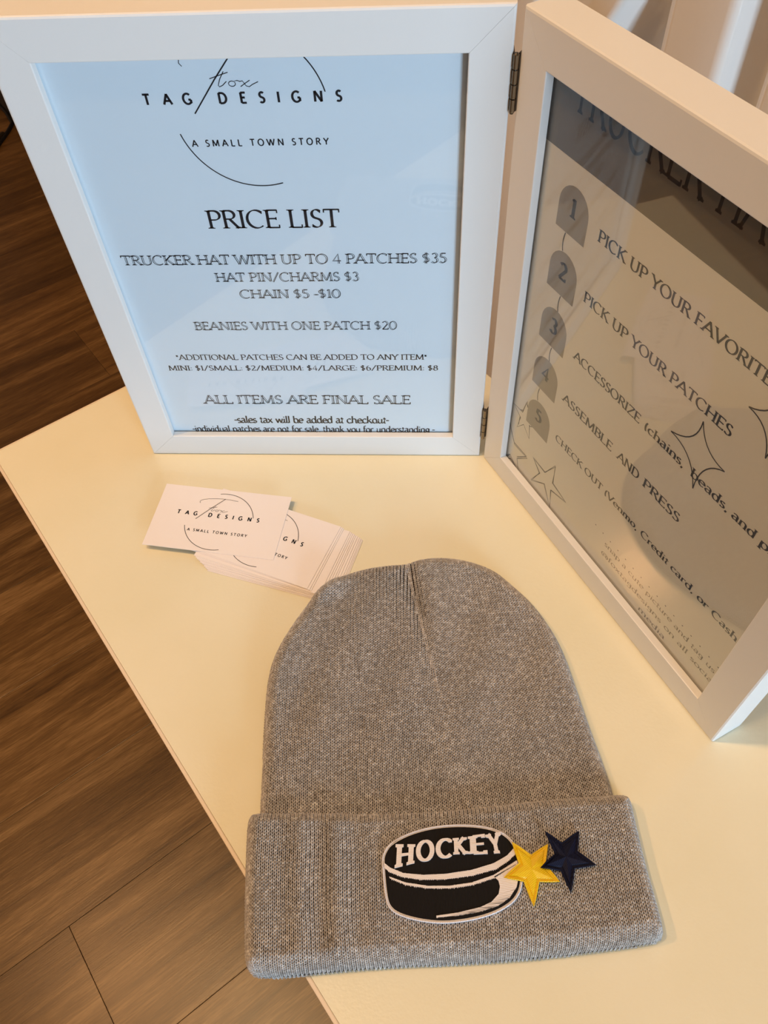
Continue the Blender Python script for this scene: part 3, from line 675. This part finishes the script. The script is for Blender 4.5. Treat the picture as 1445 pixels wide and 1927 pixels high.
def stitches(name, P, dirs, hf, parent, pitch, row):
    """every V of the knit is two leaning spindles of yarn lying on the fabric"""
    h = .25; n = len(P)
    z = hf(P); zx = (hf(P+[h, 0])-hf(P-[h, 0]))/(2*h); zy = (hf(P+[0, h])-hf(P-[0, h]))/(2*h)
    zx = np.clip(zx, -7, 7); zy = np.clip(zy, -7, 7)
    nrm = np.c_[-zx, -zy, np.ones(n)]; nrm /= np.linalg.norm(nrm, axis=1)[:, None]
    t3 = np.c_[dirs, (dirs[:, 0]*zx+dirs[:, 1]*zy)]; tl = np.linalg.norm(t3, axis=1)[:, None]; t3 = t3/tl
    s3 = np.cross(t3, nrm); C3 = np.c_[P, z]
    V = []; 
    prof = [(-.5, 0.0), (-.25, 1.0), (.22, 1.0), (.5, 0.0)]
    for sg in (-1, 1):
        j = rng.normal(0, .035, n)[:, None]; lean = .30
        ax = t3*cos(lean)+s3*sin(lean)*sg; ax = ax+s3*j; bx = np.cross(ax, nrm)
        c = C3+s3*(sg*pitch*.24)+rng.normal(0, .03, (n, 1))*nrm
        L = row*1.62; r = pitch*.195*(1+rng.normal(0, .10, n))[:, None]
        pts = [c+ax*L*prof[0][0]-nrm*.25]
        for f, _ in prof[1:3]:
            q = c+ax*L*f
            pts += [q+bx*r, q+nrm*r*.95, q-bx*r, q-nrm*r*.8]
        pts.append(c+ax*L*prof[3][0]-nrm*.25)
        V.append(np.stack(pts, 1))
    V = np.concatenate(V, 0)*MM; m = V.shape[0]; verts = V.reshape(-1, 3)
    tri = []
    for k in range(4): tri.append((0, 1+(k+1) % 4, 1+k)); tri.append((1+k, 1+(k+1) % 4, 5+(k+1) % 4)); tri.append((1+k, 5+(k+1) % 4, 5+k)); tri.append((9, 5+k, 5+(k+1) % 4))
    tri = np.array(tri, np.int32); F = (tri[None]+(np.arange(m, dtype=np.int32)*10)[:, None, None]).reshape(-1)
    me = bpy.data.meshes.new(name); nf = len(F)//3
    me.vertices.add(len(verts)); me.vertices.foreach_set('co', verts.reshape(-1)); me.loops.add(len(F)); me.loops.foreach_set('vertex_index', F)
    me.polygons.add(nf); me.polygons.foreach_set('loop_start', np.arange(0, nf*3, 3, dtype=np.int32)); me.polygons.foreach_set('loop_total', np.full(nf, 3, np.int32))
    me.polygons.foreach_set('use_smooth', np.ones(nf, bool)); me.update(calc_edges=True); me.materials.append(M['yarn'])
    o = bpy.data.objects.new(name, me); COL.objects.link(o); o.parent = parent; tag(o, kind='stuff'); return o
def unroll(C, r, z0, h):
    """spacing of the fabric over the rounded border: unrolled distance -> plan distance"""
    d = np.linspace(0, r, 200); k = d/r; z = z0+h*np.sqrt(np.clip(1-(1-k)**2, 0, 1))
    sarc = np.r_[0, np.cumsum(np.hypot(np.diff(d), np.diff(z)))]; ext = sarc[-1]-r
    sd = lambda P: dist(P, C)*np.where(inside(P, C), 1, -1)
    def f(P):
        q = sd(P); g = np.c_[sd(P+[.05, 0])-sd(P-[.05, 0]), sd(P+[0, .05])-sd(P-[0, .05])]; g /= np.linalg.norm(g, axis=1)[:, None]+1e-9
        nd = np.where(q < r, np.interp(q+ext, sarc, d), q); ok = q+ext > .15
        return P+g*(nd-q)[:, None], ok
    return f, ext
bn = empty('knitted_beanie', (0, 0, 0)); tag(bn, 'heather grey ribbed knit beanie with folded cuff, hockey puck and star patches', 'hat')
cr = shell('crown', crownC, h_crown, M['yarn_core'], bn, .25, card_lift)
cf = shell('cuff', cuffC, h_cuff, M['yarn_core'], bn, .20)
PITCH, ROW = 2.0, 1.55
unC, exC = unroll(crownC, 9.0, 1.0, 11.0); unF, exF = unroll(cuffC, 8.0, 1.0, 16.6)
def grid(u0, u1, v0, v1):
    return [a.ravel() for a in np.meshgrid(np.arange(u0, u1, PITCH), np.arange(v0, v1, ROW))]
def with_dirs(f, U, Vv):
    P, ok = f(U, Vv); D = f(U, Vv+.35)[0]-f(U, Vv-.35)[0]; D /= np.linalg.norm(D, axis=1)[:, None]+1e-9; return P[ok], D[ok]
def crown_pts():
    U, Vv = grid(-118, 118, -6, 172)
    def raw(U, Vv): return to_w(np.c_[U+np.where(U < 0, -U/95*3.5, -U/90*10.0)*np.clip(Vv/85., 0, 1.6), Vv])
    def f(U, Vv):
        P = raw(U, Vv); s, t, tt = seam_d(P); fade = np.clip(1.3-tt, 0, 1.3)
        Q = P+hx*(-np.sign(s)*4.5*fade**1.5*np.exp(-np.abs(s)/22))[:, None]; cross = (s*seam_d(Q)[0] < 0) & (tt < 1.3)
        Q, ok = unC(Q); return Q, ok & ~cross
    P, D = with_dirs(f, U, Vv)
    t = np.arange(1.5, 92, ROW); d = (SEAM_B-SEAM_T); d = d/np.hypot(*d)      # the seam's own chain of stitches
    P2 = SEAM_T+d*t[:, None]; P2 = P2[dist(P2, crownC) > 2]; return np.r_[P, P2], np.r_[D, np.tile(-d, (len(P2), 1))]
P, D = crown_pts(); stitches('knit_stitches', P, D, h_crown, cr, PITCH, ROW)
P, D = with_dirs(lambda U, Vv: unF(to_w(np.c_[U+.35*np.sin(Vv*.12+U*.05), Vv])), *grid(-124, 124, -106, 34))
stitches('knit_stitches', P, D, h_cuff, cf, PITCH, ROW)

# patches pressed onto the cuff
mp2 = lambda L: [(a*MM, b*MM) for a, b in L]
PZ = .0182
def dense(P, it=1, closed=True):
    return [tuple(q) for q in smooth_closed(P, it)] if closed else P
puck = [(-55.5, -274.3), (-55.2, -270.8), (-52.1, -265.6), (-42.4, -260.4), (-30.4, -257.0), (-17.3, -255.7), (-5.3, -256.2), (3.3, -258.6), (8.5, -263.1), (10.6, -270.1), (11.6, -277.1), (11.4, -282.0), (9.8, -286.4), (6.0, -290.8), (-2.4, -295.3), (-12.8, -298.3), (-25.1, -300.1), (-35.3, -299.7), (-45.7, -297.8), (-51.2, -294.9), (-53.4, -290.0)]
puckS = mp2(dense(puck, 2))
hp = empty('hockey_patch', (0, 0, 0)); hp.parent = bn; hp['label'] = 'black and white embroidered hockey puck patch'
prism('patch_backing', puckS, PZ-.0012, PZ+.0008, M['th_border'], hp, .0002)
bm = bmesh.new(); tube(bm, [(x, y, PZ+.0008) for x, y in puckS], .00048, 8, True); bm_obj('border_thread', bm, M['th_border'], hp, True)
AA = sum(puckS[i][0]*puckS[(i+1) % len(puckS)][1]-puckS[(i+1) % len(puckS)][0]*puckS[i][1] for i in range(len(puckS)))
pin = offset_poly(puckS if AA > 0 else puckS[::-1], -.0009)
prism('black_fill', pin, PZ+.0004, PZ+.00125, M['th_black'], hp, .0002)
def band(name, up, lo, z, mat, jit=.45, n=150, taper=False):
    def rs(L):
        L = np.array(L, float); d = np.r_[0, np.cumsum(np.hypot(*np.diff(L, axis=0).T))]; t = np.linspace(0, d[-1], n); return np.c_[np.interp(t, d, L[:, 0]), np.interp(t, d, L[:, 1])]
    a, b = rs(up), rs(lo); z_ = np.where(np.arange(n) % 2 == 0, 1, 0)*rng.uniform(.4, 1.1, n)*jit
    b = b-np.c_[np.zeros(n), z_]; a = a+np.c_[np.zeros(n), np.roll(z_, 1)*.35]
    vs, fs = [], []
    for q in (a, b): vs += [(x*MM, y*MM, z) for x, y in q]
    for q in (a, b): vs += [(x*MM, y*MM, z-.0004) for x, y in q]
    for i in range(n-1): fs += [(i, n+i, n+i+1, i+1), (i, i+1, 2*n+i+1, 2*n+i), (n+i, 3*n+i, 3*n+i+1, n+i+1)]
    return mesh_obj(name, vs, fs, mat, hp)
Zt = PZ+.0015
band('white_rim', [(-54.7, -274.8), (-51.6, -277.0), (-45.2, -279.2), (-35.6, -279.7), (-25.0, -278.9), (-12.3, -276.7), (-1.6, -273.3), (4.9, -269.6), (9.0, -265.4)], [(-54.5, -276.8), (-52.1, -278.7), (-45.6, -280.8), (-36.6, -281.7), (-25.0, -281.1), (-12.3, -279.1), (-0.6, -275.7), (5.5, -271.8), (9.6, -268.0)], Zt, M['th_white'], .6)
band('white_highlight', [(-52.0, -281.0), (-44.0, -283.4), (-33.4, -284.5), (-22.9, -284.1), (-12.4, -282.3), (-1.8, -278.6), (9.6, -271.6)], [(-51.4, -281.6), (-44.0, -284.2), (-33.4, -285.4), (-22.9, -285.0), (-12.4, -283.3), (-1.9, -279.8), (9.8, -272.6)], Zt, M['th_white'], .7)
band('white_highlight', [(-1.8, -279.3), (.3, -281), (.9, -283.5), (.2, -286.8), (-3.3, -290.4), (-8.5, -292.8), (-18.9, -295.5), (-29.2, -297.2)], [(9.9, -272.4), (10.1, -278.5), (8.8, -283.4), (5.2, -288.2), (-.4, -291.9), (-8.6, -294.6), (-18.9, -296.6), (-29.2, -297.9)], Zt, M['th_white'], .35)
SLAB = dict(thick=.24, thin=.13, nib=0, serif=.07)
HK = [[(-49.3, -266.2), (-39.6, -265.9), (-39.9, -274.6), (-49.5, -277.2)], [(-39.3, -264.6), (-30.2, -263.8), (-30.3, -272.7), (-39.3, -273.6)], [(-29.8, -263.5), (-21.7, -262.7), (-21.6, -271.0), (-29.6, -272.0)], [(-21.4, -262.5), (-13.9, -261.7), (-13.5, -269.4), (-21.1, -270.0)], [(-13.9, -261.5), (-5.2, -260.2), (-4.4, -268.8), (-13.7, -269.5)], [(-5.4, -260.4), (2.2, -258.8), (4.1, -268.5), (-3.8, -269.1)]]
for ch, Q in zip('HOCKEY', HK):
    p, a = text_polys(ch, **SLAB); bm = bmesh.new()
    xs = [q[0] for f in p for q in f]; x0, x1 = min(xs), max(xs)
    for fi, f in enumerate(p):
        A_ = sum(f[i][0]*f[(i+1) % 4][1]-f[(i+1) % 4][0]*f[i][1] for i in range(4)); f = f if A_ > 0 else f[::-1]
        def mpq(q):
            u = (q[0]-x0)/(x1-x0); v = q[1]; TLc, TRc, BRc, BLc = [np.array(c) for c in Q]
            return ((1-v)*((1-u)*BLc+u*BRc)+v*((1-u)*TLc+u*TRc))*MM
        lo = [bm.verts.new((*mpq(q), Zt-.0003)) for q in f]; hi = [bm.verts.new((*mpq(q), Zt+.0005+fi*1e-5)) for q in f]
        bm.faces.new(hi); 
        for i in range(4): bm.faces.new((lo[i], lo[(i+1) % 4], hi[(i+1) % 4], hi[i]))
    bm_obj('letter', bm, M['th_white'], hp)
def star(name, P, mat, zf, label):
    root = empty(name, (0, 0, 0)); root.parent = bn; root['label'] = label
    P = mp2(P); c = (sum(p[0] for p in P)/10, sum(p[1] for p in P)/10)
    A_ = sum(P[i][0]*P[(i+1) % 10][1]-P[(i+1) % 10][0]*P[i][1] for i in range(10)); P = P if A_ > 0 else P[::-1]
    prism('felt_base', P, 0, .0009, mat, root, 0, zf=zf, fan=True)
    bm = bmesh.new(); pts = []
    for i in range(10):
        a, b = P[i], P[(i+1) % 10]; pts += [(a[0]+(b[0]-a[0])*t, a[1]+(b[1]-a[1])*t) for t in (0, .33, .67)]
    tube(bm, [(x, y, zf(x, y)+.0009) for x, y in pts], .00042, 8, True); bm_obj('rim_thread', bm, mat, root, True)
    Q = [(c[0]+(x-c[0])*.84, c[1]+(y-c[1])*.84) for x, y in P]
    bm = bmesh.new(); lo = [bm.verts.new((x, y, zf(x, y)+.0007)) for x, y in Q]
    k = [.35 if (hypot(x-c[0], y-c[1]) > .009) else .45 for x, y in Q]
    hi = [bm.verts.new((c[0]+(x-c[0])*(.90 if hypot(x-c[0], y-c[1]) > .0075 else .80), c[1]+(y-c[1])*(.90 if hypot(x-c[0], y-c[1]) > .0075 else .80), zf(x, y)+.0014)) for x, y in Q]
    m_ = bm.verts.new((c[0], c[1], zf(*c)+.0023))
    for i in range(10): bm.faces.new((lo[i], lo[(i+1) % 10], hi[(i+1) % 10], hi[i])); bm.faces.new((hi[i], hi[(i+1) % 10], m_))
    bm_obj('satin_stitching', bm, mat, root)
zy = lambda x, y: PZ-.0002+.0016*max(0, min(1, (.0155-x)/.006))
zn = lambda x, y: PZ-.0002+.0024*max(0, min(1, (.0300-x)/.006))
star('yellow_star_patch', [(7.7, -263.6), (16.7, -268.9), (25.0, -263.6), (23.0, -272.7), (29.2, -280.2), (19.5, -280.5), (16.5, -291.3), (12.5, -280.8), (3.2, -279.6), (10.6, -273.1)], M['th_yellow'], zy, 'bright yellow embroidered star patch')
star('navy_star_patch', [(24.0, -258.2), (32.0, -262.8), (40.6, -256.9), (38.9, -266.2), (47.1, -272.1), (36.8, -274.0), (34.2, -284.6), (30.4, -275.0), (20.7, -274.8), (28.4, -268.0)], M['th_navy'], zn, 'dark navy embroidered star patch')
